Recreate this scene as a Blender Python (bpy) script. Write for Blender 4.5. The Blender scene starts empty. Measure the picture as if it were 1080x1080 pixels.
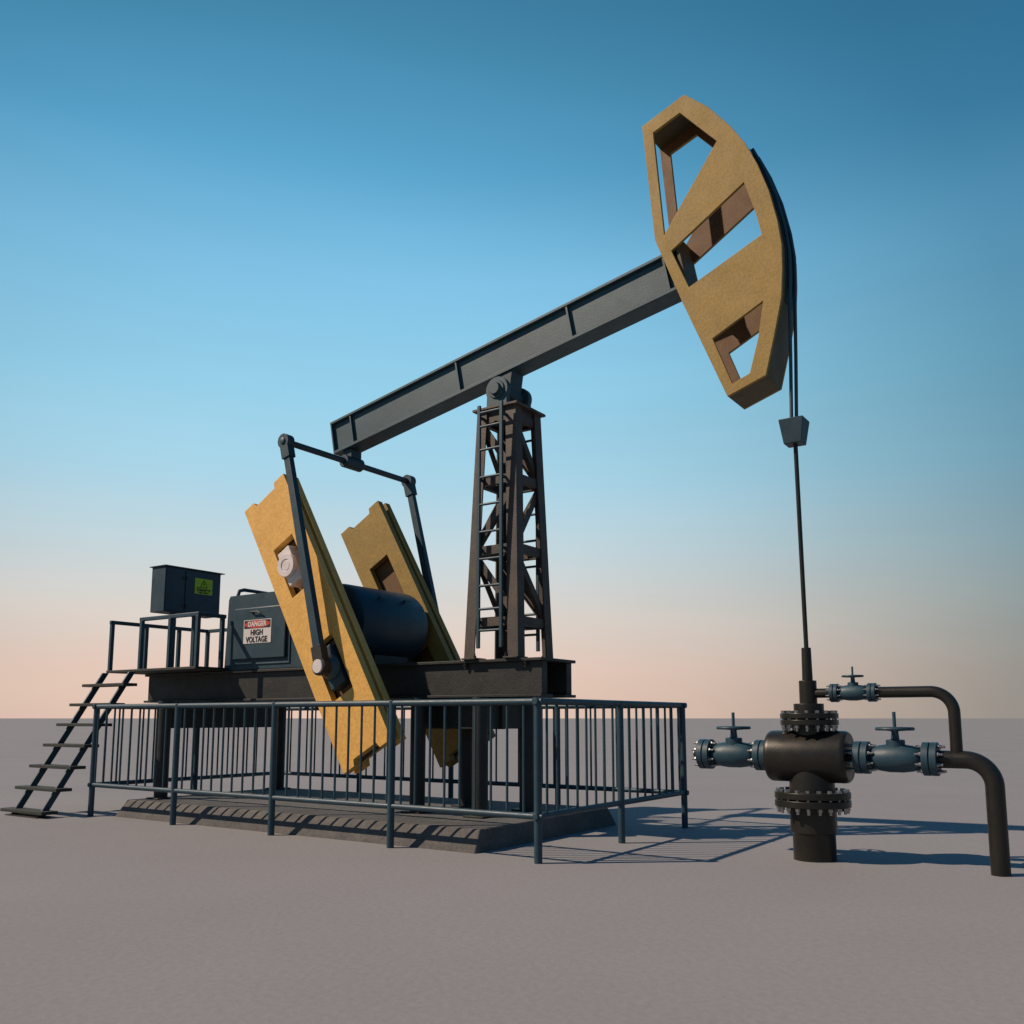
import bpy, bmesh, math, random
from mathutils import Vector, Matrix
from mathutils.geometry import tessellate_polygon
random.seed(4)
S = bpy.context.scene
C = S.collection
rad = math.radians

# ------------------------------------------------------------------ camera
cd = bpy.data.cameras.new('camera'); cam = bpy.data.objects.new('camera', cd); C.objects.link(cam)
YAW, PITCH = -0.5968, 0.135
fw = Vector((math.sin(YAW)*math.cos(PITCH), math.cos(YAW)*math.cos(PITCH), math.sin(PITCH)))
rt = Vector((math.cos(YAW), -math.sin(YAW), 0)); up = rt.cross(fw)
M = Matrix((rt, up, -fw)).transposed().to_4x4(); M.translation = (3.7078, -5.8006, 1.0566)
cam.matrix_world = M
cd.sensor_width = 36; cd.lens = 958.64/1080*36; cd.shift_y = 87.3/1080
cd.clip_start = 0.05; cd.clip_end = 20000
S.camera = cam
S.render.resolution_x = S.render.resolution_y = 1024

# ------------------------------------------------------------------ light and exposure
SUN_TO = Vector((-0.575, -0.460, 0.677)).normalized()
EL = math.asin(SUN_TO.z); ROT = math.atan2(SUN_TO.x, SUN_TO.y)
SKY_PEAK = (fw + rt*(360-540)/958.6 - up*(560-627)/958.6).normalized()
w = bpy.data.worlds.new('World'); S.world = w; w.use_nodes = True
nt = w.node_tree; nt.nodes.clear(); N = nt.nodes.new; L = nt.links.new
out = N('ShaderNodeOutputWorld'); bg = N('ShaderNodeBackground'); bg.inputs[1].default_value = 0.10
sky = N('ShaderNodeTexSky'); sky.sky_type = 'NISHITA'; sky.sun_disc = False
sky.sun_elevation = EL; sky.sun_rotation = ROT % (2*math.pi); sky.air_density = 1.0; sky.dust_density = 1.0
tc = N('ShaderNodeTexCoord'); sx = N('ShaderNodeSeparateXYZ'); L(tc.outputs['Generated'], sx.inputs[0])
ramp = N('ShaderNodeValToRGB'); L(sx.outputs['Z'], ramp.inputs[0])
# evening air: pink band over the horizon, pale cyan above it, deeper blue overhead
def lin(c): return tuple(((v/255)/12.92 if v/255 <= .04045 else ((v/255+.055)/1.055)**2.4) for v in c)
STOPS = [(0.0,(234,200,182)), (0.05,(233,203,187)), (0.11,(222,212,203)), (0.18,(200,218,224)), (0.25,(172,214,232)),
         (0.34,(152,210,236)), (0.45,(132,198,234)), (0.54,(98,174,215)), (0.62,(82,155,194)), (0.70,(72,142,180)), (1.0,(70,150,215))]
els = ramp.color_ramp.elements
for i, (p, c) in enumerate(STOPS):
    e = els[i] if i < 2 else els.new(p)
    e.position = p; e.color = (*lin(c), 1)
mul = N('ShaderNodeMix'); mul.data_type = 'RGBA'; mul.blend_type = 'MIX'; mul.inputs[0].default_value = 0.97
sc = N('ShaderNodeVectorMath'); sc.operation = 'SCALE'; sc.inputs[3].default_value = 10.0
L(ramp.outputs[0], sc.inputs[0]); L(sky.outputs[0], mul.inputs[6]); L(sc.outputs[0], mul.inputs[7])
# sky darkened and blued away from the machine's rear, added to cut ambient light
gl = N('ShaderNodeVectorMath'); gl.operation = 'DOT_PRODUCT'; L(tc.outputs['Generated'], gl.inputs[0]); gl.inputs[1].default_value = SKY_PEAK
gr = N('ShaderNodeValToRGB'); L(gl.outputs['Value'], gr.inputs[0]); ge = gr.color_ramp.elements; gr.color_ramp.interpolation = 'B_SPLINE'
for i, (p, v) in enumerate([(0.0,(.16,.28,.40)), (.55,(.20,.34,.44)), (.76,(.38,.49,.53)), (.86,(.64,.71,.73)), (.94,(.92,.94,.95)), (1.0,(1.04,1.03,1.02))]):
    e = ge[i] if i < 2 else ge.new(p)
    e.position = p; e.color = (*v, 1)
gm = N('ShaderNodeVectorMath'); gm.operation = 'MULTIPLY'; L(mul.outputs[2], gm.inputs[0]); L(gr.outputs[0], gm.inputs[1])
# faint uneven haze, drawn out along the horizon
mp = N('ShaderNodeMapping'); mp.inputs['Scale'].default_value = (1.2, 1.2, 7.0); L(tc.outputs['Generated'], mp.inputs[0])
hz_ = N('ShaderNodeTexNoise'); hz_.inputs['Scale'].default_value = 1.6; hz_.inputs['Detail'].default_value = 5; L(mp.outputs[0], hz_.inputs[0])
hr = N('ShaderNodeMapRange'); hr.inputs[1].default_value = .3; hr.inputs[2].default_value = .7; hr.inputs[3].default_value = .97; hr.inputs[4].default_value = 1.03; L(hz_.outputs['Fac'], hr.inputs[0])
gn = N('ShaderNodeVectorMath'); gn.operation = 'SCALE'; L(gm.outputs[0], gn.inputs[0]); L(hr.outputs[0], gn.inputs[3])
L(gn.outputs[0], bg.inputs[0]); L(bg.outputs[0], out.inputs[0])

sl = bpy.data.lights.new('sun', 'SUN'); sun = bpy.data.objects.new('sun', sl); C.objects.link(sun)
sl.energy = 4.7; sl.angle = rad(0.6); sl.color = (1.0, 0.80, 0.63)
sun.rotation_euler = SUN_TO.to_track_quat('Z', 'Y').to_euler(); sun.location = (-6, -5, 9)
S.view_settings.view_transform = 'Standard'; S.view_settings.look = 'None'
S.view_settings.exposure = 0; S.view_settings.gamma = 1
S.render.engine = 'CYCLES'

# ------------------------------------------------------------------ materials
K = 0.77
def mat(name, base, dark=None, scale=6.0, rough=0.55, metal=0.0, bump=0.0, bscale=60.0, spots=None, spec=0.5, fine=None):
    """base colour broken up by large worn patches (dark), a fine grain (fine) and scattered spots."""
    m = bpy.data.materials.new(name); m.use_nodes = True
    t = m.node_tree; b = t.nodes['Principled BSDF']; n = t.nodes.new; l = t.links.new
    b.inputs['Roughness'].default_value = rough; b.inputs['Metallic'].default_value = metal
    b.inputs['Specular IOR Level'].default_value = spec
    co = n('ShaderNodeTexCoord').outputs['Object']
    cur = None
    base = tuple(c*K for c in base); dark = tuple(c*K for c in dark) if dark else None
    if spots: spots = (tuple(c*K for c in spots[0]), spots[1])
    base4 = (*base, 1)
    if dark:
        a = n('ShaderNodeTexNoise'); a.inputs['Scale'].default_value = scale; a.inputs['Detail'].default_value = 8
        a.inputs['Roughness'].default_value = 0.65; l(co, a.inputs[0])
        r = n('ShaderNodeValToRGB'); l(a.outputs['Fac'], r.inputs[0])
        r.color_ramp.elements[0].position = .32; r.color_ramp.elements[1].position = .68
        r.color_ramp.elements[0].color = (*dark, 1); r.color_ramp.elements[1].color = base4
        cur = r.outputs[0]
    if fine is not None:
        f = n('ShaderNodeTexNoise'); f.inputs['Scale'].default_value = bscale; f.inputs['Detail'].default_value = 4; l(co, f.inputs[0])
        mr = n('ShaderNodeMapRange'); mr.inputs[1].default_value = .3; mr.inputs[2].default_value = .7
        mr.inputs[3].default_value = 1-fine; mr.inputs[4].default_value = 1+fine; l(f.outputs['Fac'], mr.inputs[0])
        v = n('ShaderNodeVectorMath'); v.operation = 'SCALE'; l(mr.outputs[0], v.inputs[3])
        if cur: l(cur, v.inputs[0])
        else: v.inputs[0].default_value = base
        cur = v.outputs[0]
    if spots:
        col, th = spots
        s = n('ShaderNodeTexNoise'); s.inputs['Scale'].default_value = scale*2.7; s.inputs['Detail'].default_value = 10
        s.inputs['Roughness'].default_value = .75; l(co, s.inputs[0])
        r = n('ShaderNodeValToRGB'); r.color_ramp.elements[0].position = th; r.color_ramp.elements[1].position = th+.07; l(s.outputs['Fac'], r.inputs[0])
        mx = n('ShaderNodeMix'); mx.data_type = 'RGBA'; l(r.outputs[0], mx.inputs[0])
        if cur: l(cur, mx.inputs[6])
        else: mx.inputs[6].default_value = base4
        mx.inputs[7].default_value = (*col, 1); cur = mx.outputs[2]
    if cur: l(cur, b.inputs['Base Color'])
    else: b.inputs['Base Color'].default_value = base4
    rn = n('ShaderNodeTexNoise'); rn.inputs['Scale'].default_value = scale*1.6; rn.inputs['Detail'].default_value = 6; l(co, rn.inputs[0])
    rm = n('ShaderNodeMapRange'); rm.inputs[3].default_value = max(rough-.14, .05); rm.inputs[4].default_value = min(rough+.14, 1)
    l(rn.outputs['Fac'], rm.inputs[0]); l(rm.outputs[0], b.inputs['Roughness'])
    if bump:
        bn = n('ShaderNodeTexNoise'); bn.inputs['Scale'].default_value = bscale; bn.inputs['Detail'].default_value = 5; l(co, bn.inputs[0])
        bp = n('ShaderNodeBump'); bp.inputs['Strength'].default_value = bump; bp.inputs['Distance'].default_value = .01
        l(bn.outputs['Fac'], bp.inputs['Height']); l(bp.outputs[0], b.inputs['Normal'])
    return m
TEAL = mat('blue_grey_steel_paint', (.018,.062,.086), (.012,.044,.064), 5, .52, bump=.12, spots=((.030,.030,.026), .66), fine=.12)
TEALL = mat('railing_paint', (.024,.076,.106), (.016,.052,.076), 9, .50, bump=.08, fine=.10)
GREY = mat('beam_grey_steel', (.034,.098,.122), (.020,.062,.082), 4.5, .50, bump=.10, spots=((.034,.040,.040), .68), fine=.12)
DARK = mat('dark_oxidised_steel', (.026,.029,.025), (.015,.017,.015), 5, .55, bump=.25, spots=((.062,.042,.026), .60), fine=.2)
RUST = mat('rust_tinged_lattice_steel', (.105,.076,.055), (.044,.044,.042), 5, .62, bump=.25, spots=((.13,.080,.050), .62), fine=.18)
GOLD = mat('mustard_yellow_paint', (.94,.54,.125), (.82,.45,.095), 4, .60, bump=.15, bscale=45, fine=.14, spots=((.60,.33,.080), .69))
GOLD_DIM = mat('dimmed_yellow_paint', (.41,.262,.050), (.33,.21,.042), 4, .64, bump=.15, bscale=45, fine=.16, spots=((.22,.135,.050), .62))  # same yellow darkened: weaker light on head and far weight put into colour
BARE = mat('pale_machined_metal', (.92,.84,.80), (.80,.73,.70), 9, .42, metal=.0, fine=.06)
BROWN = mat('brown_primer_and_pocket_shade', (.200,.104,.034), (.140,.070,.024), 5, .65, bump=.15, fine=.15)  # inner-face primer; also stands in for shade in the weight pockets
RIM_SHADE = mat('shaded_yellow_paint', (.125,.098,.036), (.085,.068,.028), 4, .6, bump=.15, fine=.16)  # yellow darkened to olive: shade on the head's rim put into the colour
BOLT = mat('bright_zinc_bolt', (.55,.55,.54), (.30,.29,.27), 30, .28, metal=.9)
PIPE = mat('black_brown_pipe_steel', (.042,.038,.030), (.028,.027,.023), 5, .36, metal=.45, bump=.05, spots=((.042,.034,.024), .66), fine=.10)
DRUM = mat('deep_blue_paint', (.010,.052,.082), (.007,.038,.062), 4, .48, bump=.1, fine=.1)
RUBBER = mat('tread_plate', (.035,.042,.034), (.022,.027,.022), 12, .7, bump=.3, fine=.2)
CONC = mat('stained_concrete', (.150,.144,.132), (.092,.092,.088), 3.2, .9, bump=.5, bscale=38, spots=((.060,.062,.060), .60), fine=.18)
GROUND = mat('pale_dusty_ground', (.312,.306,.308), (.282,.278,.282), .30, .95, bump=.28, bscale=26, fine=.05, spec=.15)
WHITE = mat('sign_white', (.78,.74,.72), None, 20, .5, fine=.04)
RED = mat('sign_red', (.66,.055,.035), None, 20, .5, fine=.04)
BLACK = mat('sign_black', (.012,.012,.012), None, 20, .5)
LIME = mat('sign_green_yellow', (.50,.72,.02), (.44,.64,.02), 20, .5, fine=.04)

# ------------------------------------------------------------------ mesh helpers
def mesh_obj(name, bm, m, parent=None, bevel=0.0, smooth=35):
    bmesh.ops.recalc_face_normals(bm, faces=bm.faces[:])
    me = bpy.data.meshes.new(name); bm.to_mesh(me); bm.free()
    for p in me.polygons: p.use_smooth = True
    me.set_sharp_from_angle(angle=rad(smooth))
    me.materials.append(m)
    o = bpy.data.objects.new(name, me); C.objects.link(o)
    if parent: o.parent = parent
    if bevel:
        b = o.modifiers.new('bevel', 'BEVEL'); b.width = bevel; b.segments = 2; b.limit_method = 'ANGLE'; b.angle_limit = rad(40)
    return o
def B(): return bmesh.new()
def box(bm, a, b):
    """axis aligned box between two corners"""
    x0,y0,z0 = [min(a[i], b[i]) for i in range(3)]; x1,y1,z1 = [max(a[i], b[i]) for i in range(3)]
    v = [bm.verts.new(p) for p in ((x0,y0,z0),(x1,y0,z0),(x1,y1,z0),(x0,y1,z0),(x0,y0,z1),(x1,y0,z1),(x1,y1,z1),(x0,y1,z1))]
    for f in ((0,3,2,1),(4,5,6,7),(0,1,5,4),(1,2,6,5),(2,3,7,6),(3,0,4,7)): bm.faces.new([v[i] for i in f])
def bar(bm, p, q, w, h, ref=(0,0,1)):
    """rectangular bar from p to q, width w across, height h along ref"""
    p = Vector(p); q = Vector(q); d = (q-p).normalized(); r = Vector(ref)
    s = d.cross(r).normalized(); t = s.cross(d).normalized()
    v = []
    for c in (p, q):
        for a, b in ((-1,-1),(1,-1),(1,1),(-1,1)): v.append(bm.verts.new(c + s*a*w/2 + t*b*h/2))
    for f in ((0,1,2,3),(7,6,5,4),(0,4,5,1),(1,5,6,2),(2,6,7,3),(3,7,4,0)): bm.faces.new([v[i] for i in f])
def tube(bm, pts, r, n=16, cap=True):
    """round tube through points; r a number or a list"""
    pts = [Vector(p) for p in pts]; rings = []
    rs = r if isinstance(r, (list, tuple)) else [r]*len(pts)
    prev = None
    for i, p in enumerate(pts):
        if i == 0: d = pts[1]-p
        elif i == len(pts)-1: d = p-pts[i-1]
        else: d = (pts[i+1]-p).normalized() + (p-pts[i-1]).normalized()
        d.normalize()
        if prev is None:
            a = Vector((0,0,1)) if abs(d.z) < .9 else Vector((1,0,0))
            s = d.cross(a).normalized()
        else: s = (prev - d*prev.dot(d)).normalized()
        prev = s; t = d.cross(s)
        rings.append([bm.verts.new(p + (s*math.cos(2*math.pi*k/n) + t*math.sin(2*math.pi*k/n))*rs[i]) for k in range(n)])
    for a, b in zip(rings, rings[1:]):
        for k in range(n): bm.faces.new((a[k], a[(k+1)%n], b[(k+1)%n], b[k]))
    if cap: bm.faces.new(rings[0]); bm.faces.new(rings[-1][::-1])
def lathe(bm, o, ax, prof, n=40):
    """profile [(distance along axis, radius)] turned round axis 'x','y' or 'z' through o"""
    o = Vector(o); rings = []
    A = {'x': Vector((1,0,0)), 'y': Vector((0,1,0)), 'z': Vector((0,0,1))}[ax]
    U = {'x': Vector((0,1,0)), 'y': Vector((0,0,1)), 'z': Vector((1,0,0))}[ax]; V = A.cross(U)
    for d, r in prof:
        rings.append([bm.verts.new(o + A*d + (U*math.cos(2*math.pi*k/n) + V*math.sin(2*math.pi*k/n))*max(r, .0005)) for k in range(n)])
    for a, b in zip(rings, rings[1:]):
        for k in range(n): bm.faces.new((a[k], a[(k+1)%n], b[(k+1)%n], b[k]))
    bm.faces.new(rings[0]); bm.faces.new(rings[-1][::-1])
def plate(bm, loops, y0, y1):
    """outline in x,z with holes (loops[1:]) given the thickness y0..y1"""
    P = [[Vector((x, z, 0)) for x, z in lp] for lp in loops]
    tri = tessellate_polygon(P); flat = [p for lp in P for p in lp]
    va = [bm.verts.new((p.x, y0, p.y)) for p in flat]; vb = [bm.verts.new((p.x, y1, p.y)) for p in flat]
    for a, b, c in tri:
        try: bm.faces.new((va[a], va[b], va[c])); bm.faces.new((vb[c], vb[b], vb[a]))
        except ValueError: pass
    i = 0
    for lp in P:
        k = len(lp)
        for j in range(k):
            a, b = i+j, i+(j+1)%k
            bm.faces.new((va[a], va[b], vb[b], vb[a]))
        i += k
    bmesh.ops.dissolve_limit(bm, angle_limit=rad(1), verts=bm.verts[:], edges=bm.edges[:])
def thing(name, label, cat, loc, group=None):
    o = bpy.data.objects.new(name, None); o.empty_display_size = .1; C.objects.link(o); o.location = loc
    o['label'] = label; o['category'] = cat
    if group: o['group'] = group
    return o
def settle(root):
    """parts are modelled in world coordinates; hang them on the thing's base without moving them"""
    bpy.context.view_layer.update()
    inv = Matrix.Translation(root.location).inverted()
    for c in root.children:
        c.matrix_parent_inverse = inv
def copy_part(o, parent=None, loc=None, rot=None):
    c = o.copy(); C.objects.link(c); c.parent = parent or o.parent
    c.matrix_parent_inverse = Matrix.Identity(4)
    if loc is not None: c.location = loc
    if rot is not None: c.rotation_euler = rot
    return c
def text(name, s, size, loc, rot, m, parent, bold=0.0, squeeze=1.0):
    cu = bpy.data.curves.new(name, 'FONT'); cu.body = s; cu.size = size; cu.align_x = 'CENTER'; cu.align_y = 'CENTER'
    cu.extrude = .0010; cu.offset = bold; cu.space_character = 1.04
    t = bpy.data.objects.new(name, cu); C.objects.link(t); bpy.context.view_layer.update()
    me = bpy.data.meshes.new_from_object(t.evaluated_get(bpy.context.evaluated_depsgraph_get()))
    bpy.data.objects.remove(t); me.materials.clear(); me.materials.append(m)
    me.transform(Matrix.Translation(loc) @ rot.to_4x4() @ Matrix.Diagonal((squeeze,1,1,1)))
    o = bpy.data.objects.new(name, me); C.objects.link(o); o.parent = parent
    return o

Y = 1.33      # the machine's long centre plane

# ------------------------------------------------------------------ ground
bm = B(); bmesh.ops.create_grid(bm, x_segments=2, y_segments=2, size=6000)
g = mesh_obj('ground', bm, GROUND); g['kind'] = 'structure'

# ------------------------------------------------------------------ concrete slab
bm = B()
lo = [(-5.52,.12),(-.665,.12),(-.665,2.50),(-5.52,2.50)]; hi = [(-5.47,.23),(-.70,.23),(-.70,2.39),(-5.47,2.39)]
a = [bm.verts.new((x,y,-.02)) for x,y in lo]; a2 = [bm.verts.new((x,y,.004)) for x,y in lo]; b = [bm.verts.new((x,y,.175)) for x,y in hi]
for r0, r1 in ((a,a2),(a2,b)):
    for i in range(4): bm.faces.new((r0[i], r0[(i+1)%4], r1[(i+1)%4], r1[i]))
bm.faces.new(b); bm.faces.new(a[::-1])
slab = mesh_obj('foundation_slab', bm, CONC, bevel=.012)
slab['label'] = 'low stained concrete slab with sloped edges under the pump jack, ringed by the fence'; slab['category'] = 'concrete slab'

# ------------------------------------------------------------------ fence
fence = thing('safety_fence', 'waist-high blue-grey steel fence with round posts and thin balusters around the slab', 'fence', (0,0,0))
LX, LY, H, ZR = -5.784, 2.655, 1.2, .335
post_bm = B(); tube(post_bm, [(0,0,0),(0,0,H+.006)], .0305, 20)
post0 = mesh_obj('post', post_bm, TEALL, fence, bevel=.004)
PP = [(LX*k/4, 0) for k in range(5)] + [(0, LY/2), (0, LY)] + [(LX*k/4, LY) for k in range(1,5)] + [(LX, LY/2)]
post0.location = (*PP[0], 0)
for x, y in PP[1:]: copy_part(post0, fence, (x, y, 0))
def rail(p, q, r):
    bm = B(); tube(bm, [p, q], r, 18); return mesh_obj('rail', bm, TEALL, fence, bevel=.003)
e = .045
for z, r in ((H-.018, .0265), (ZR, .024)):
    rail((LX-e,0,z), (e,0,z), r); rail((0,-e,z+.002), (0,LY+e,z+.002), r); rail((LX-e,LY,z), (e,LY,z), r); rail((LX,-e,z+.002), (LX,LY+e,z+.002), r)
bal_bm = B(); tube(bal_bm, [(0,0,ZR),(0,0,H-.02)], .0105, 10, False)
bal0 = mesh_obj('baluster', bal_bm, TEALL, fence)
def spots(n, far): return [.127+.1517*k for k in range(n) if .127+.1517*k < far]
BP = [(-d, 0) for d in spots(40, -LX-.04)] + [(0, d) for d in spots(20, LY-.04)] + [(LX, d) for d in spots(20, LY-.04)] + [(-d, LY) for d in spots(40, -LX-.04)]
BP = [q for q in BP if all(abs(q[0]-x)+abs(q[1]-y) > .035 for x, y in PP)]
bal0.location = (*BP[0], 0)
for x, y in BP[1:100]: copy_part(bal0, fence, (x, y, 0))
if len(BP) > 100:
    bm = B()
    for x, y in BP[100:]: tube(bm, [(x,y,ZR),(x,y,H-.02)], .0105, 10, False)
    o = mesh_obj('baluster', bm, TEALL, fence); o['kind'] = 'stuff'

# ------------------------------------------------------------------ pump jack
pj = thing('pump_jack', 'oil pump jack with yellow horsehead and yellow counterweights on dark steel frame', 'pump jack', (-2.5, Y, .175))
# legs of the base frame: wide pair at the rear end, four under the tower
def leg(x, y, r=.073):
    bm = B(); tube(bm, [(x,y,.19),(x,y,1.25)], r, 28)
    o = mesh_obj('base_leg', bm, DARK, pj)
    bm = B(); box(bm, (x-.11,y-.11,.176), (x+.11,y+.11,.192)); mesh_obj('foot_plate', bm, DARK, o, bevel=.003)
for x, y in ((-5.27,.50),(-5.27,2.18),(-1.97,.96),(-1.235,.96),(-1.95,1.70),(-1.215,1.70)): leg(x, y)
def cross(a, b):
    bm = B(); box(bm, a, b); return mesh_obj('cross_beam', bm, DARK, pj, bevel=.004)
cross((-5.30,.44,.945), (-5.24,2.24,1.243))
cross((-2.03,1.22,.955), (-1.17,1.27,1.243)); cross((-2.03,1.675,.955), (-1.17,1.725,1.243))
cross((-1.985,.988,.958), (-1.935,1.672,1.240)); cross((-1.25,.988,.958), (-1.20,1.672,1.240))
# long twin beams with a shared top and bottom flange
X0, X1, YA, YB, ZB, ZT = -6.47, -.62, 1.03, 1.64, 1.247, 1.597
bm = B()
box(bm, (X0,YA,ZT-.028), (X1,YB,ZT)); 
box(bm, (X0,YA,ZB), (X1,YA+.20,ZB+.026)); box(bm, (X0,YB-.20,ZB), (X1,YB,ZB+.026))
box(bm, (X0+.02,YA+.045,ZB+.026), (X1-.02,YA+.135,ZT-.028)); box(bm, (X0+.02,YB-.135,ZB+.026), (X1-.02,YB-.045,ZT-.028))
skid = mesh_obj('base_beam', bm, DARK, pj, bevel=.004)
def small_bolt(p, ax, parent, r=.016, h=.05, m=BOLT):
    bm = B(); d = {'x': Vector((1,0,0)), 'y': Vector((0,1,0)), 'z': Vector((0,0,1))}[ax]
    tube(bm, [Vector(p), Vector(p)+d*h*.45], r, 6); tube(bm, [Vector(p)+d*h*.45, Vector(p)+d*h], r*.55, 10)
    return mesh_obj('bolt', bm, m, parent, smooth=25)
for x in (-.80, -1.48):
    small_bolt((x, YA+.02, ZT-.028), 'z', skid, .017, -.055, DARK)
# samson post : four tapering legs
TX, HB, HT, Z0, Z1 = -1.17, .306, .224, ZT, 4.02
def half(z): return HB + (HT-HB)*(z-Z0)/(Z1-Z0)
def corner(sx, sy, z, inset=0): h = half(z)-inset; return Vector((TX+sx*h, Y+sy*h, z))
for sx_ in (-1, 1):
    for sy_ in (-1, 1):
        bm = B()      # angle iron: two thin flanges tapering with the tower
        wd, th = .115, .014
        for axis in (0, 1):
            vs = []
            for z in (Z0, Z1):
                c = corner(sx_, sy_, z)
                if axis == 0: q = [(0,0),(-sx_*wd,0),(-sx_*wd,-sy_*th),(0,-sy_*th)]
                else: q = [(0,-sy_*th*1.02),(0,-sy_*wd),(-sx_*th,-sy_*wd),(-sx_*th,-sy_*th*1.02)]
                vs.append([bm.verts.new((c.x+dx, c.y+dy, z)) for dx, dy in q])
            bm.faces.new(vs[0]); bm.faces.new(vs[1][::-1])
            for i in range(4): bm.faces.new((vs[0][i], vs[0][(i+1)%4], vs[1][(i+1)%4], vs[1][i]))
        o = mesh_obj('tower_leg', bm, RUST, pj)
        c = corner(sx_, sy_, Z0)
        bm = B(); box(bm, (c.x-.02*sx_+.03*sx_, c.y+.03*sy_, Z0+.001), (c.x-.15*sx_, c.y-.15*sy_, Z0+.018)); mesh_obj('foot_plate', bm, DARK, o, bevel=.003)
        small_bolt((c.x-.13*sx_, c.y+.005*sy_, Z0+.018), 'z', o, .015, .04, DARK)
levels = [1.95, 2.635, 3.315, 3.93]
faces = [((-1,-1),(1,-1)), ((1,-1),(1,1)), ((1,1),(-1,1)), ((-1,1),(-1,-1))]
def brace(p, q, nrm, w=.062, d=.040):
    bm = B(); n = Vector(nrm)
    dd = (q-p).normalized()
    # angle section: face plate + outstanding leg
    bar(bm, p, q, .010, w, dd.cross(n)); s = dd.cross(n).normalized()
    off = s*(w/2-.005) - n*(d/2+.005)
    bar(bm, p+off, q+off, d, .010, s)
    return mesh_obj('tower_brace', bm, RUST, pj)
for fi, (s0, s1) in enumerate(faces):
    n = Vector((s0[0]+s1[0], s0[1]+s1[1], 0))/2
    for i, z in enumerate(levels):
        a_ = corner(*s0, z, .022); b_ = corner(*s1, z, .022)
        brace(a_, b_, n, .085 if i < 3 else .07)
    for i in range(3):
        za, zb = levels[2-i]+.03, (levels[3-i])-.03
        if (i + fi//2) % 2 == 0: a_, b_ = corner(*s0, zb, .036), corner(*s1, za, .036)
        else: a_, b_ = corner(*s0, za, .036), corner(*s1, zb, .036)
        brace(a_, b_, n, .07)
bm = B(); box(bm, (TX-.262,Y-.258,Z1), (TX+.262,Y+.258,Z1+.024)); box(bm, (TX-.20,Y-.20,Z1-.10), (TX+.20,Y+.20,Z1-.001))
mesh_obj('tower_cap', bm, RUST, pj, bevel=.003)
# two climbing ladders
zz = [3.97,3.83,3.60,3.33,3.065,2.80,2.54,2.285,2.065,1.865]
for yy in (1.015, 2*Y-1.015):
    xa, xb = -1.305, -1.045
    for xx in (xa, xb):
        bm = B(); box(bm, (xx-.017,yy-.013,1.70), (xx+.017,yy+.013,4.045)); rl = mesh_obj('ladder_rail', bm, TEALL, pj, bevel=.004)
        for z in (1.95, 2.635, 3.315, 3.93):
            s = 1 if yy < Y else -1
            bm = B(); box(bm, (xx-.01, yy+s*.0135, z-.012), (xx+.01, Y-s*(half(z)-.018), z+.012)); mesh_obj('ladder_bracket', bm, TEALL, rl)
    for z in zz:
        bm = B(); tube(bm, [(xa+.0165,yy,z),(xb-.0165,yy,z)], .0125, 12, False); mesh_obj('ladder_rung', bm, TEALL, pj)
# saddle bearing
PX, PZ = -1.17, 4.215
bm = B(); lathe(bm, (PX,Y,PZ), 'y', [(-.155,.078),(.155,.078)])
hub = mesh_obj('saddle_bearing', bm, TEAL, pj, bevel=.004)
for s in (-1, 1):
    def arch(r, base, z0, n=20):
        pts = [(PX-base, z0)] + [(PX + r*math.cos(math.pi+.45 - (math.pi+.9)*k/n), PZ + r*math.sin(math.pi+.45 - (math.pi+.9)*k/n)) for k in range(n+1)] + [(PX+base, z0)]
        return pts
    bm = B(); plate(bm, [arch(.128, .120, Z1+.026)], Y+s*.158, Y+s*.218); o = mesh_obj('bearing_cheek', bm, GREY, hub, bevel=.005)
    bm = B(); lathe(bm, (PX,Y+s*.218,PZ), 'y', [(0,.092),(s*.008,.092),(s*.014,.086),(s*.014,.066),(s*.020,.062),(s*.045,.060),(s*.050,.055)]); mesh_obj('pin_cap', bm, GREY, hub)
# walking beam
BA, BX, BZ, BH, BW, BL = .189, -3.466, 3.975, .384, .115, 4.30
def bp(u, w_, y): return Vector((BX+u*math.cos(BA)-w_*math.sin(BA), y, BZ+u*math.sin(BA)+w_*math.cos(BA)))
nrm = Vector((-math.sin(BA),0,math.cos(BA)))
bm = B()
bar(bm, bp(0,.016,Y), bp(BL,.016,Y), 2*BW, .032, nrm); bar(bm, bp(0,BH-.014,Y), bp(BL,BH-.014,Y), 2*BW, .028, nrm)
bar(bm, bp(0.012,BH/2,Y), bp(BL-.012,BH/2,Y), 2*BW-.076, BH-.062, nrm)
wb = mesh_obj('walking_beam', bm, GREY, pj, bevel=.004)
for u in (.0085, .30, 1.80, 3.14, 4.155):
    bm = B(); tck = .009 if u > .1 else .008
    bar(bm, bp(u-tck,BH/2,Y), bp(u+tck,BH/2,Y), 2*BW-(.012 if u > .1 else .004), BH-.064, nrm); mesh_obj('stiffener', bm, GREY, wb)
# bracket between beam and saddle
bm = B(); cu = (PX-BX)/math.cos(BA)+.03
a_ = bp(cu-.13,-.001,Y); b_ = bp(cu+.075,-.001,Y)
plate(bm, [[(a_.x,a_.z),(PX-.07,PZ),(PX-.055,PZ-.06),(PX+.055,PZ-.06),(PX+.07,PZ),(b_.x,b_.z)]], Y-.10, Y+.10)
mesh_obj('saddle_bracket', bm, TEAL, pj, bevel=.004)
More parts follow.
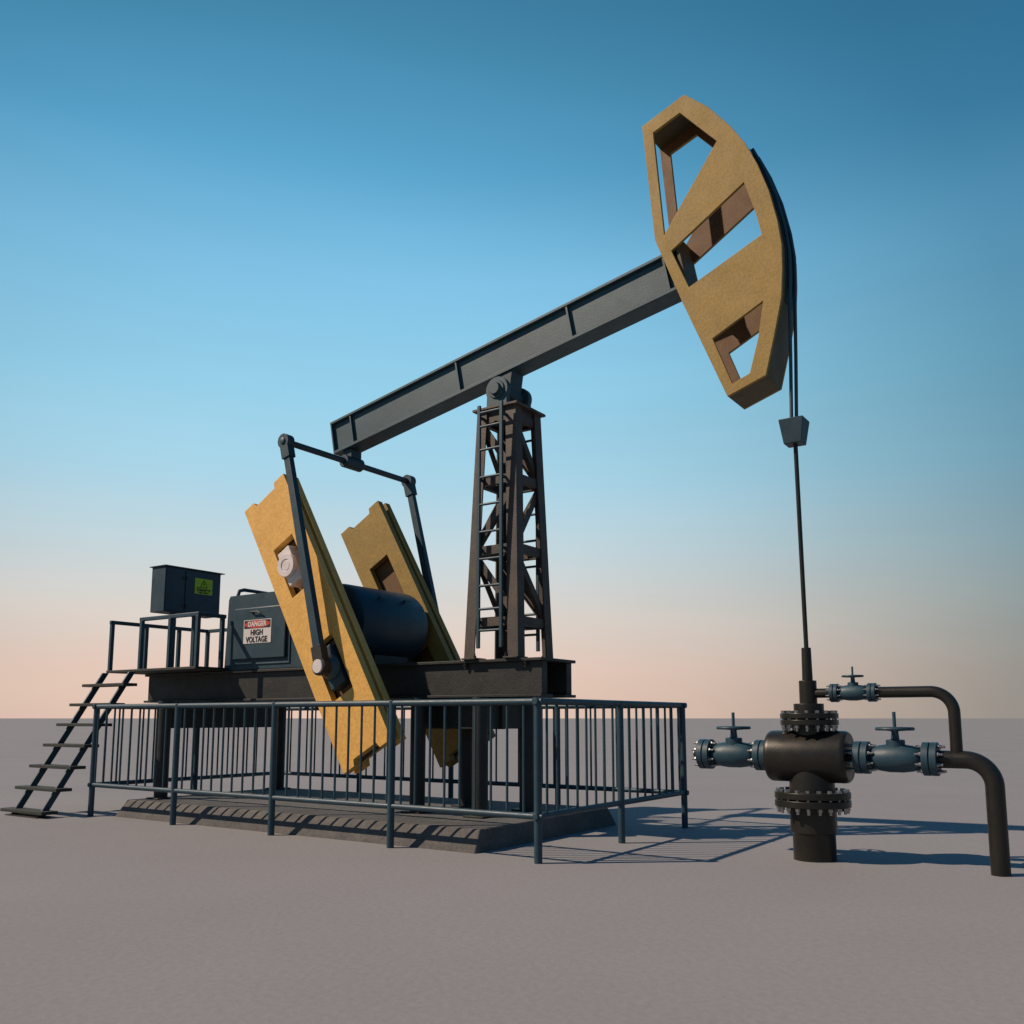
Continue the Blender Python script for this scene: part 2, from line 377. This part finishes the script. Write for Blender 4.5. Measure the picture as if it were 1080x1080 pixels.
# horsehead
HD = [(.420,6.363),(.832,6.509),(1.050,6.300),(1.242,6.046),(1.365,5.840),(1.461,5.617),(1.548,5.350),(1.609,5.063),(1.634,4.850),(1.631,4.640),(1.614,4.409),(1.547,4.116),(1.464,3.787),(1.137,3.676),(.762,4.598),(.523,5.235)]
H1 = [(.787,6.351),(.528,6.262),(.612,5.258),(1.118,5.957)]
H2 = [(.675,5.089),(1.341,5.496),(1.429,5.199),(1.473,4.989),(.827,4.711)]
H3 = [(1.464,4.417),(1.025,4.203),(1.181,3.775),(1.331,3.833),(1.413,4.117)]
HW = .20; PT = .030
bm = B(); plate(bm, [HD, H1, H2, H3], Y-HW, Y-HW+PT); hh = mesh_obj('horsehead', bm, GOLD_DIM, pj, bevel=.003)  # the head's dimmer light is put into its paint
bm = B(); plate(bm, [HD, H1, H2, H3], Y+HW-PT, Y+HW); sp = mesh_obj('side_plate', bm, GOLD_DIM, hh, bevel=.003)
sp.data.materials.append(BROWN)          # its inner face was never given the yellow top coat
for p in sp.data.polygons:
    if p.normal.y < -.9: p.material_index = 1
def strip(pts, th, y0, y1):
    """curved plate following an open outline, thickness th to its inside (left of travel is outside)"""
    bm = B(); inn = []
    for i, p in enumerate(pts):
        p = Vector(p)
        a = Vector(pts[max(i-1,0)]); b = Vector(pts[min(i+1,len(pts)-1)]); d = (b-a).normalized()
        inn.append((p.x - (-d.y)*th*-1*-1, p.y - d.x*th))
    lp = list(pts) + inn[::-1]
    plate(bm, [lp], y0, y1); return bm
mesh_obj('rim_plate', strip([(x, z) for x, z in HD[0:2]], .028, Y-HW+PT+.001, Y+HW-PT-.001), RIM_SHADE, hh)
mesh_obj('rim_plate', strip([(x-.003, z-.002) for x, z in HD[1:13]], .028, Y-HW+PT+.001, Y+HW-PT-.001), RIM_SHADE, hh)
mesh_obj('rim_plate', strip([(x, z+.002) for x, z in HD[12:14]], .028, Y-HW+PT+.001, Y+HW-PT-.001), RIM_SHADE, hh)
# end stop wall of the beam inside the head
bm = B(); bar(bm, bp(4.31,BH/2,Y), bp(4.335,BH/2,Y), 2*(HW-PT)-.004, BH+.20, nrm); mesh_obj('mounting_plate', bm, RIM_SHADE, hh)
# guide shoe: narrow dark band down the middle of the arc face
arc = HD[4:13]
def off(pts, d):
    r = []
    for i, p in enumerate(pts):
        a = Vector(pts[max(i-1,0)]); b = Vector(pts[min(i+1,len(pts)-1)]); t = (b-a).normalized()
        r.append((p[0]-t.y*d, p[1]+t.x*d))
    return r
bm = B(); o_ = off(arc[:-2], .006); plate(bm, [arc[:-2] + o_[::-1]], Y-.105, Y+.105); mesh_obj('cable_guide', bm, TEAL, hh, bevel=.003)
# counterweights on their cranks
CX, CZ = -2.979, 2.063
U = Vector((.867,.4985)); V = Vector((-.4985,.867))
def uv(u, v): p = Vector((CX,CZ)) + U*u + V*v; return (p.x, p.y)
hw, hl = .338, 1.571
def outline(i=0, notch=True):
    a, l_ = hw-i, hl-i; n_ = .16
    if not notch: return [uv(-a,-l_), uv(a,-l_), uv(a,l_), uv(-a,l_)]
    return [uv(-a,-l_), uv(-n_-.02,-l_), uv(-n_,-l_+.06), uv(n_,-l_+.06), uv(n_+.02,-l_), uv(a,-l_), uv(a,l_), uv(n_+.02,l_), uv(n_,l_-.06), uv(-n_,l_-.06), uv(-n_-.02,l_), uv(-a,l_)]
PU = [uv(-.152,.312), uv(.152,.312), uv(.152,.915), uv(-.152,.915)]
PL = [uv(-.152,-.905), uv(.152,-.905), uv(.152,-.305), uv(-.152,-.305)]
def weight(sgn):
    GOLD_ = GOLD if sgn < 0 else GOLD_DIM  # far weight gets the darker copy in place of weaker light
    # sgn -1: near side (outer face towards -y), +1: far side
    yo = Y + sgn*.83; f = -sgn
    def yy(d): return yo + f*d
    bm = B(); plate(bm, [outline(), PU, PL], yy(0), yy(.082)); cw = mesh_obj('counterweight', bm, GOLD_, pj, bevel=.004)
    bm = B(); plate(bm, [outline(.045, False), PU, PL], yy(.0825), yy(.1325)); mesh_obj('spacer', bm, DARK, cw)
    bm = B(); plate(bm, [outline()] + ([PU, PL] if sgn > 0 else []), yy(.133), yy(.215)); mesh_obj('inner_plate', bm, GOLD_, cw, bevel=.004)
    bm = B(); plate(bm, [outline(.06, False)], yy(.115), yy(.119)); mesh_obj('pocket_shade_sheet', bm, BROWN, cw)  # brown sheet across the pockets, added to paint in their shade
    def blk(v, m, y0, y1, w_=.098, h_=.19):
        bm = B(); plate(bm, [[uv(-w_,v-h_), uv(w_,v-h_), uv(w_,v+h_), uv(-w_,v+h_)]], y0, y1); return mesh_obj('bearing_block', bm, m, cw, bevel=.008)
    blk(.607, BARE if sgn < 0 else TEAL, yy(-.045), yy(.132 if sgn < 0 else .088), .088, .20)
    x, z = uv(0, .607)
    bm = B(); lathe(bm, (x,yy(-.047),z), 'y', [(0,.122),(-f*.040,.122),(-f*.046,.116),(-f*.046,.066),(-f*.038,.060),(-f*.038,.054),(-f*.042,.050)]); mesh_obj('pin_cap', bm, BARE if sgn < 0 else TEAL, cw)
    blk(-.597, TEAL, yy(-.01), yy(.132 if sgn < 0 else .088), .10, .21)
    x, z = uv(0, -.597)
    bm = B(); lathe(bm, (x,yy(-.011),z), 'y', [(0,.125),(-f*.015,.122),(-f*.03,.105),(-f*.05,.098),(-f*.06,.09),(-f*.085,.062)]); mesh_obj('crank_pin', bm, GREY, cw)
    return cw
weight(-1); weight(1)
# gearbox drum and crankshaft
bm = B(); lathe(bm, (-2.965,Y,2.03), 'y', [(-.50,.355),(-.495,.385),(-.46,.400),(.46,.400),(.495,.385),(.50,.355)], 64)
gb = mesh_obj('gearbox', bm, DRUM, pj)
bm = B(); box(bm, (-3.30,Y-.28,ZT+.001), (-2.63,Y+.24,ZT+.10)); mesh_obj('gearbox_foot', bm, DARK, gb, bevel=.006)
bm = B(); lathe(bm, (CX,Y,CZ), 'y', [(-.70,.075),(.70,.075)]); mesh_obj('crankshaft', bm, DARK, gb)
for yy_ in (Y-.22, Y+.16):
    ang = rad(38); r = .402; cx, cz = -2.965+r*math.cos(ang), 2.03+r*math.sin(ang)
    d = Vector((math.cos(ang), 0, math.sin(ang)))
    bm = B(); p = Vector((cx, yy_, cz)); q = p+Vector((0,.13,0))
    tube(bm, [p-d*.01, p+d*.03, q+d*.03, q-d*.01], .018, 10); mesh_obj('lifting_lug', bm, DRUM, gb)
# equaliser bar, its bearing and pitman arms
EX, EZ = -3.288, 3.868
bm = B(); tube(bm, [(EX,Y-.95,EZ),(EX,Y+.95,EZ)], .033, 24); eq = mesh_obj('equalizer_bar', bm, TEAL, pj)
bm = B(); lathe(bm, (EX,Y,EZ), 'y', [(-.135,.045),(-.135,.064),(-.125,.072),(.125,.072),(.135,.064),(.135,.045)]); mesh_obj('equalizer_bearing', bm, TEAL, eq)
bm = B(); bz = bp((EX-BX)/math.cos(BA), 0, Y).z; box(bm, (EX-.06,Y-.08,EZ+.05), (EX+.06,Y+.08,bz-.004)); mesh_obj('equalizer_bracket', bm, TEAL, eq)
KX, KZ = uv(0, -.597)
for s in (-1, 1):
    y0, y1 = Y+s*1.005, Y+s*.915
    top = Vector((EX, 0, EZ)); bot = Vector((KX, 0, KZ)); d = (bot-top).normalized(); sd = Vector((d.z,0,-d.x))
    def P2(c, a, b): p = c + d*a + sd*b; return (p.x, p.z)
    bm = B(); plate(bm, [[P2(top,.16,-.040), P2(top,.16,.040), P2(bot,-.19,.050), P2(bot,-.19,-.050)]], y0+(-s)*.012, y1-(-s)*.012)
    pa = mesh_obj('pitman_arm', bm, TEAL, pj, bevel=.005)
    def knuckle(c, sg, r, ln, hwid, m):
        pts = []
        n = 22; a0 = math.asin(min(hwid/r, .98))
        for k in range(n+1):
            t = math.pi - a0 - (2*math.pi-2*a0)*(k/n) if False else (a0 + (2*math.pi-2*a0)*k/n)
            pts.append(P2(c, sg*r*math.cos(t), r*math.sin(t)))
        pts = [P2(c, sg*ln, -hwid), ] + pts[::-1][0:0] + [P2(c, sg*ln, hwid)] + pts
        bm = B(); plate(bm, [pts], y0, y1); return mesh_obj('arm_knuckle', bm, m, pa, bevel=.006)
    knuckle(top, 1, .078, .185, .056, TEAL); knuckle(bot, -1, .088, .205, .064, DARK)
    bm = B(); lathe(bm, (EX,y0,EZ), 'y', [(0,.036),(s*.010,.034),(s*.014,.028)]); mesh_obj('pin_head', bm, GREY, pa)
    bm = B(); lathe(bm, (KX,y0,KZ), 'y', [(0,.066),(s*.016,.066),(s*.020,.062)]); mesh_obj('pin_head', bm, BARE, pa)
settle(pj)

# ------------------------------------------------------------------ bridle, carrier bar and polished rod
br = thing('bridle', 'twin steel cables hanging from yellow horsehead, holding a dark carrier block over the thin rod', 'cable hanger', (1.635, Y, 1.6))
RX = 1.645
path = [(x, z) for x, z in off(arc[:-3], .019)]
for s in (-1, 1):
    y = Y+s*.072
    pts = [(x, y, z) for x, z in path if z > 4.60] + [(1.640, y, 4.4), (1.630, Y+s*.070, 4.0), (1.612, Y+s*.066, 3.40)]
    bm = B(); tube(bm, pts, .0145, 12); mesh_obj('cable', bm, GREY, br)
bm = B()
ts, bs = .098, .070; zt, zb = 3.435, 3.235
va = [bm.verts.new((RX-.033+a*ts, Y+b*ts, zt)) for a, b in ((-1,-1),(1,-1),(1,1),(-1,1))]; vb = [bm.verts.new((RX-.033+a*bs, Y+b*bs, zb)) for a, b in ((-1,-1),(1,-1),(1,1),(-1,1))]
bm.faces.new(va[::-1]); bm.faces.new(vb)
for i in range(4): bm.faces.new((va[i], va[(i+1)%4], vb[(i+1)%4], vb[i]))
mesh_obj('carrier_bar', bm, TEAL, br, bevel=.004)
bm = B(); tube(bm, [(1.632,Y,1.58),(1.616,Y,3.24)], .0175, 16); mesh_obj('polished_rod', bm, PIPE, br)
settle(br)

# ------------------------------------------------------------------ wellhead
wh = thing('wellhead', 'dark steel wellhead with bolted flanges, three blue valves and bent pipes beside the fence', 'wellhead', (1.63, Y, 0))
WX = 1.63; O = (WX, Y, 0)
bm = B(); lathe(bm, O, 'z', [(-.01,.156),(.19,.156),(.196,.160),(.205,.170),(.40,.170)], 56); cs = mesh_obj('casing', bm, PIPE, wh)
def flange_z(z0, z1, r, nb, br_, ri):
    g = .010; mid = (z0+z1)/2
    bm = B(); lathe(bm, O, 'z', [(z0,r),(mid-g/2,r)], 64); lathe(bm, O, 'z', [(mid+g/2,r),(z1,r)], 64); lathe(bm, O, 'z', [(mid-g/2-.002,ri),(mid+g/2+.002,ri)], 40)
    f = mesh_obj('flange', bm, PIPE, wh, bevel=.004)
    bm = B()
    tube(bm, [(0,0,z0-.024),(0,0,z0-.002)], br_, 6); tube(bm, [(0,0,z0-.046),(0,0,z0-.022)], br_*.6, 10); tube(bm, [(0,0,z1+.001),(0,0,z1+.02)], br_, 6); tube(bm, [(0,0,mid-g/2-.004),(0,0,mid+g/2+.004)], br_*.6, 8)
    b0 = mesh_obj('bolt', bm, BOLT, f, smooth=25)
    rr = r-br_*1.35
    for k in range(nb):
        t = 2*math.pi*(k+.5)/nb; loc = (WX+rr*math.cos(t), Y+rr*math.sin(t), 0)
        if k == 0: b0.location = loc; b0.rotation_euler = (0,0,t)
        else: copy_part(b0, f, loc, (0,0,t))
flange_z(.395, .505, .278, 20, .019, .2)
flange_z(1.005, 1.095, .215, 16, .016, .14)
bm = B(); lathe(bm, O, 'z', [(.50,.168),(.70,.160),(.76,.15)], 48); lathe(bm, O, 'z', [(.80,.113),(1.006,.113)], 48); mesh_obj('neck', bm, PIPE, wh)
bm = B(); lathe(bm, (1.315,Y,.768), 'x', [(0,.170),(.006,.185),(.02,.193),(.04,.195),(.57,.195),(.592,.190),(.605,.178)], 64); mesh_obj('cross_body', bm, PIPE, wh)
bm = B(); lathe(bm, O, 'z', [(1.094,.112),(1.168,.112)], 48); mesh_obj('collar', bm, PIPE, wh, bevel=.004)
bm = B(); lathe(bm, O, 'z', [(1.166,.066),(1.345,.066)], 36); mesh_obj('pumping_tee', bm, PIPE, wh, bevel=.004)
bm = B(); lathe(bm, O, 'z', [(1.344,.040),(1.60,.036)], 30); mesh_obj('stuffing_box', bm, PIPE, wh, bevel=.004)
def valve(x0, z, k):
    """gate valve with its two flange pairs, axis along x, centred at x0"""
    L2 = .234*k
    bm = B(); prof = [(-L2*.80,.05*k),(-L2*.72,.072*k),(-L2*.5,.092*k),(-L2*.2,.102*k),(L2*.2,.102*k),(L2*.5,.092*k),(L2*.72,.072*k),(L2*.80,.05*k)]
    lathe(bm, (x0,Y,z), 'x', prof, 44); lathe(bm, (x0,Y,z), 'x', [(-L2*1.02,.048*k),(L2*1.02,.048*k)], 30)
    v = mesh_obj('valve', bm, TEALL, wh)
    bm = B(); lathe(bm, (x0,Y,z), 'z', [(.07*k,.066*k),(.128*k,.066*k),(.134*k,.060*k),(.134*k,.030*k),(.195*k,.024*k)], 32); mesh_obj('bonnet', bm, TEALL, v)
    bm = B(); R_, zz_ = .124*k, z+.212*k; n = 40
    for j in range(n):
        pass
    pts = [(x0+R_*math.cos(2*math.pi*j/n), Y+R_*math.sin(2*math.pi*j/n), zz_) for j in range(n+1)]
    tube(bm, pts, .013*k, 10)
    for j in range(5):
        t = 2*math.pi*j/5+.3; tube(bm, [(x0,Y,zz_-.006*k),(x0+R_*math.cos(t),Y+R_*math.sin(t),zz_)], [.014*k,.010*k], 8)
    lathe(bm, (x0,Y,zz_), 'z', [(-.02*k,.028*k),(.010*k,.026*k),(.014*k,.02*k)], 20)
    mesh_obj('handwheel', bm, TEALL, v)
    bm = B(); tube(bm, [(x0,Y,zz_),(x0,Y,z+.335*k)], .0125*k, 14); mesh_obj('stem', bm, GREY, v)
    for s in (-1, 1):
        xf = x0+s*L2; t_ = .050*k
        bm = B(); lathe(bm, (xf,Y,z), 'x', [(-t_,.119*k),(-.004*k,.119*k)], 48); lathe(bm, (xf,Y,z), 'x', [(.004*k,.119*k),(t_,.119*k)], 48); lathe(bm, (xf,Y,z), 'x', [(-.006*k,.108*k),(.006*k,.108*k)], 40)
        mesh_obj('valve_flange', bm, TEALL, v, bevel=.003)
        if s == -1:
            bm = B()
            for e_ in (-1, 1):
                tube(bm, [(e_*t_,0,0),(e_*(t_+.016*k),0,0)], .015*k, 6); tube(bm, [(e_*(t_+.016*k),0,0),(e_*(t_+.042*k),0,0)], .0095*k, 10)
            b0 = mesh_obj('bolt', bm, BOLT, v, smooth=25)
        for j in range(8):
            t = 2*math.pi*(j+.5)/8; loc = (xf, Y+.094*k*math.cos(t), z+.094*k*math.sin(t))
            if s == -1 and j == 0: b0.location = loc
            else: copy_part(b0, v, loc)
valve(1.022, .768, 1.0); valve(2.246, .768, 1.0); valve(1.968, 1.247, .585)
def pipe(pts, r, name='pipe'): bm = B(); tube(bm, pts, r, 32); return mesh_obj(name, bm, PIPE, wh, smooth=50)
def bend(cx, cz, R_, n=14): return [(cx+R_*math.sin(math.pi/2*j/n), Y, cz+R_*math.cos(math.pi/2*j/n)) for j in range(n+1)]
pipe([(.700,Y,.768),(.79,Y,.768)], .058); bm = B(); lathe(bm, (.680,Y,.768), 'x', [(0,.028),(.004,.034),(.022,.034),(.024,.05),(.03,.055)], 24); mesh_obj('end_plug', bm, BOLT, wh)
pipe([(1.24,Y,.768),(1.36,Y,.768)], .055); pipe([(1.90,Y,.768),(1.96,Y,.768)], .055)
pipe([(2.50,Y,.768)] + bend(2.70, .768-.175, .175) + [(2.875,Y,-.02)], .062)
pipe([(1.66,Y,1.247),(1.83,Y,1.247)], .036)
pipe([(2.11,Y,1.247)] + bend(2.50, 1.247-.15, .15) + [(2.65,Y,.79)], .041)
settle(wh)

# ------------------------------------------------------------------ access platform
pf = thing('access_platform', 'raised dark deck with tubular blue-grey railing at the rear end of the pump jack', 'platform', (-5.75, Y, ZT))
PZ0, PZ1, PX0, PX1, PY0, PY1 = 1.602, 1.632, -6.62, -4.90, .60, 2.06
bm = B(); box(bm, (PX0,PY0,PZ0), (PX1,PY1,PZ1)); mesh_obj('deck', bm, RUBBER, pf, bevel=.004)
def rpost(x, y, r=.022):
    bm = B(); box(bm, (x-r,y-r,PZ1), (x+r,y+r,2.205)); mesh_obj('railing_post', bm, TEALL, pf, bevel=.004)
def rrail(p, q, w_=.044):
    bm = B(); bar(bm, p, q, w_, w_); mesh_obj('handrail', bm, TEALL, pf, bevel=.006)
i_ = .03
for x, y in ((PX0+i_,PY0+i_),(-5.98,PY0+i_),(-5.43,PY0+i_),(PX1-i_,PY0+i_),(PX1-i_,.96),(PX0+i_,1.10),(PX0+i_,1.58),(PX0+i_,PY1-i_),(-6.03,PY1-i_),(-5.45,PY1-i_),(PX1-i_,PY1-i_)): rpost(x, y)
zr = 2.222
rrail((-6.01,PY0+i_,zr), (PX1-i_+.03,PY0+i_,zr)); rrail((PX1-i_,PY0+i_+.022,zr), (PX1-i_,1.00,zr))
rrail((PX0+i_,PY0,zr), (PX0+i_,PY1,zr)); rrail((PX0+i_+.022,PY1-i_,zr), (PX1-i_+.022,PY1-i_,zr))
settle(pf)

# ------------------------------------------------------------------ steps
st = thing('steel_steps', 'open steel steps with seven dark treads climbing to the platform from the ground', 'steps', (-6.35, -.3, 0))
sl_ = (1.56)/(.95)
for x in (-6.60, -6.06):
    bm = B(); vs = []
    for xx in (x-.014, x+.014):
        vs.append([bm.verts.new((xx, y, z)) for y, z in ((-.44,0),(-.36,0),(.62,1.60),(.54,1.60))])
    bm.faces.new(vs[0]); bm.faces.new(vs[1][::-1])
    for i in range(4): bm.faces.new((vs[0][i], vs[0][(i+1)%4], vs[1][(i+1)%4], vs[1][i]))
    mesh_obj('stringer', bm, TEALL, st, bevel=.003)
for k in range(7):
    z = .055+.232*k; y = -.385+.1435*k
    bm = B(); box(bm, (-6.78,y-.08,z-.018), (-5.93,y+.10,z+.016)); mesh_obj('tread', bm, RUBBER, st, bevel=.003)
bm = B(); box(bm, (-6.66,-.47,0), (-6.02,-.31,.012)); mesh_obj('foot_plate', bm, RUBBER, st)
settle(st)

# ------------------------------------------------------------------ electrical cabinet on posts
ec = thing('electrical_cabinet', 'dark blue two-door metal box on posts with green danger sign, above the platform railing', 'electrical box', (-6.11, 1.37, PZ1))
ex0, ex1, ey0, ey1, ez0, ez1 = -6.265, -5.99, .915, 1.735, 2.350, 2.912
bm = B(); box(bm, (ex0,ey0,ez0), (ex1,ey1,ez1)); mesh_obj('cabinet_body', bm, TEAL, ec, bevel=.006)
bm = B(); box(bm, (ex0-.03,ey0-.02,ez1+.001), (ex1+.02,ey1+.05,ez1+.012)); mesh_obj('lid', bm, TEAL, ec, bevel=.002)
for a_, b_ in ((ey0+.012, 1.185), (1.205, ey1-.012)):
    bm = B(); box(bm, (ex1+.001,a_,ez0+.02), (ex1+.011,b_,ez1-.02)); d_ = mesh_obj('door', bm, TEAL, ec, bevel=.003)
    bm = B()
    for z in (2.44, 2.79): box(bm, (ex1+.0115, (1.165 if b_ < 1.2 else 1.21), z-.02), (ex1+.021, (1.18 if b_ < 1.2 else 1.225), z+.02))
    mesh_obj('hinge', bm, DARK, d_)
for y in (1.135, 1.46):
    bm = B(); box(bm, (-6.14,y-.03,PZ1), (-6.08,y+.03,ez0-.001)); mesh_obj('support_post', bm, TEAL, ec, bevel=.004)
gx = ex1+.0115
bm = B(); box(bm, (gx,1.335,2.615), (gx+.004,1.60,2.815)); gs = mesh_obj('warning_sign', bm, LIME, ec)
RX90 = Matrix(((0,0,1),(1,0,0),(0,1,0)))     # text x -> +y, text y -> +z, facing +x
tx = gx+.0045
def tri(r0, r1, cy, cz):
    bm = B(); o1 = [bm.verts.new((tx, cy+r0*math.sin(2*math.pi*k/3), cz+r0*math.cos(2*math.pi*k/3))) for k in range(3)]
    i1 = [bm.verts.new((tx, cy+r1*math.sin(2*math.pi*k/3), cz+r1*math.cos(2*math.pi*k/3))) for k in range(3)]
    for k in range(3): bm.faces.new((o1[k], o1[(k+1)%3], i1[(k+1)%3], i1[k]))
    bmesh.ops.solidify(bm, geom=bm.faces[:], thickness=.001); return bm
mesh_obj('warning_triangle', tri(.070, .055, 1.468, 2.735), BLACK, gs)
bm = B(); zg = [(0,.036),(-.012,.004),(.001,.006),(-.006,-.024),(.013,.012),(.001,.010),(.010,.036)]
vs = [bm.verts.new((tx, 1.466+a, 2.735+b)) for a, b in zg]; bm.faces.new(vs); bmesh.ops.solidify(bm, geom=bm.faces[:], thickness=.001); mesh_obj('lightning_symbol', bm, BLACK, gs)
text('lettering', 'Danger', .068, (tx,1.468,2.672), RX90, BLACK, gs, .0022)
text('lettering', 'High voltage', .026, (tx,1.468,2.635), RX90, BLACK, gs, .0014, 1.1)
settle(ec)

# ------------------------------------------------------------------ motor housing
mh = thing('motor_housing', 'dark blue-grey motor housing with raised panel and white danger high voltage sign behind counterweight', 'machine housing', (-4.3, Y, ZT))
hx0, hx1, hy0, hy1 = -4.98, -3.55, 1.045, 1.75
bm = B(); plate(bm, [[(hx0,ZT+.002),(hx1,ZT+.002),(hx1,2.30),(hx1-.12,2.465),(hx0+.06,2.465),(hx0+.035,2.42)]], hy0, hy1); mesh_obj('housing_body', bm, TEAL, mh, bevel=.012)
px0, px1, pz0, pz1 = -4.80, -3.93, 1.715, 2.305
bm = B(); box(bm, (px0,hy0-.030,pz0), (px1,hy0-.001,pz1)); pn = mesh_obj('panel', bm, TEAL, mh, bevel=.016)
bm = B(); t_ = .012
for a_, b_ in (((px0-.05,pz0-.06),(px1+.06,pz0-.045)), ((px1+.045,pz0-.044),(px1+.06,pz1+.02)),):
    box(bm, (a_[0],hy0-.012,a_[1]), (b_[0],hy0-.001,b_[1]))
mesh_obj('panel_frame', bm, TEAL, mh, bevel=.003)
bm = B(); ky = hy0-.03; tube(bm, [(-4.47,ky,2.245),(-4.47,ky-.03,2.245),(-4.36,ky-.03,2.245),(-4.31,ky-.028,2.225)], .010, 10); lathe(bm, (-4.47,ky,2.245), 'y', [(0,.02),(-.012,.018)], 16); mesh_obj('latch', bm, DARK, pn)
bm = B(); tube(bm, [(hx0+.03,hy0+.14,2.10),(hx0+.05,hy0+.10,2.42),(hx0+.09,hy0+.11,2.54),(hx0+.11,hy0+.16,2.555),(hx0+.11,hy0+.62,2.555),(hx0+.11,hy0+.65,2.45)], .022, 12); mesh_obj('lifting_handle', bm, TEALL, mh)
bm = B(); tube(bm, [(hx0+.02,hy0+.10,2.02),(hx0-.035,hy0+.10,2.06),(hx0-.02,hy0+.10,2.33),(hx0+.07,hy0+.10,2.40)], .014, 12); mesh_obj('side_handle', bm, TEALL, mh)
sy = hy0-.0305
sxa, sxb, sza, szb = -4.615, -4.155, 1.893, 2.160
bm = B(); box(bm, (sxa,sy-.004,sza), (sxb,sy,szb)); sg = mesh_obj('danger_sign', bm, WHITE, mh)
RF = Matrix(((1,0,0),(0,0,-1),(0,1,0)))      # text facing -y
sc_x = (sxa+sxb)/2; hz = 2.108
bm = B(); box(bm, (sxa+.012,sy-.0055,hz-.046), (sxb-.012,sy-.0045,hz+.044)); mesh_obj('sign_band', bm, BLACK, sg)
bm = B(); n = 48
plate(bm, [[(sc_x+.212*math.cos(2*math.pi*k/n), hz-.001+.043*math.sin(2*math.pi*k/n)) for k in range(n)]], sy-.0075, sy-.0058); mesh_obj('sign_oval', bm, RED, sg)
text('lettering', 'DANGER', .078, (sc_x,sy-.0090,hz), RF, WHITE, sg, .0030, .95)
text('lettering', 'HIGH', .088, (sc_x-.005,sy-.0058,2.012), RF, BLACK, sg, .0030, .95)
text('lettering', 'VOLTAGE', .088, (sc_x-.005,sy-.0058,1.932), RF, BLACK, sg, .0030, .88)
settle(mh)
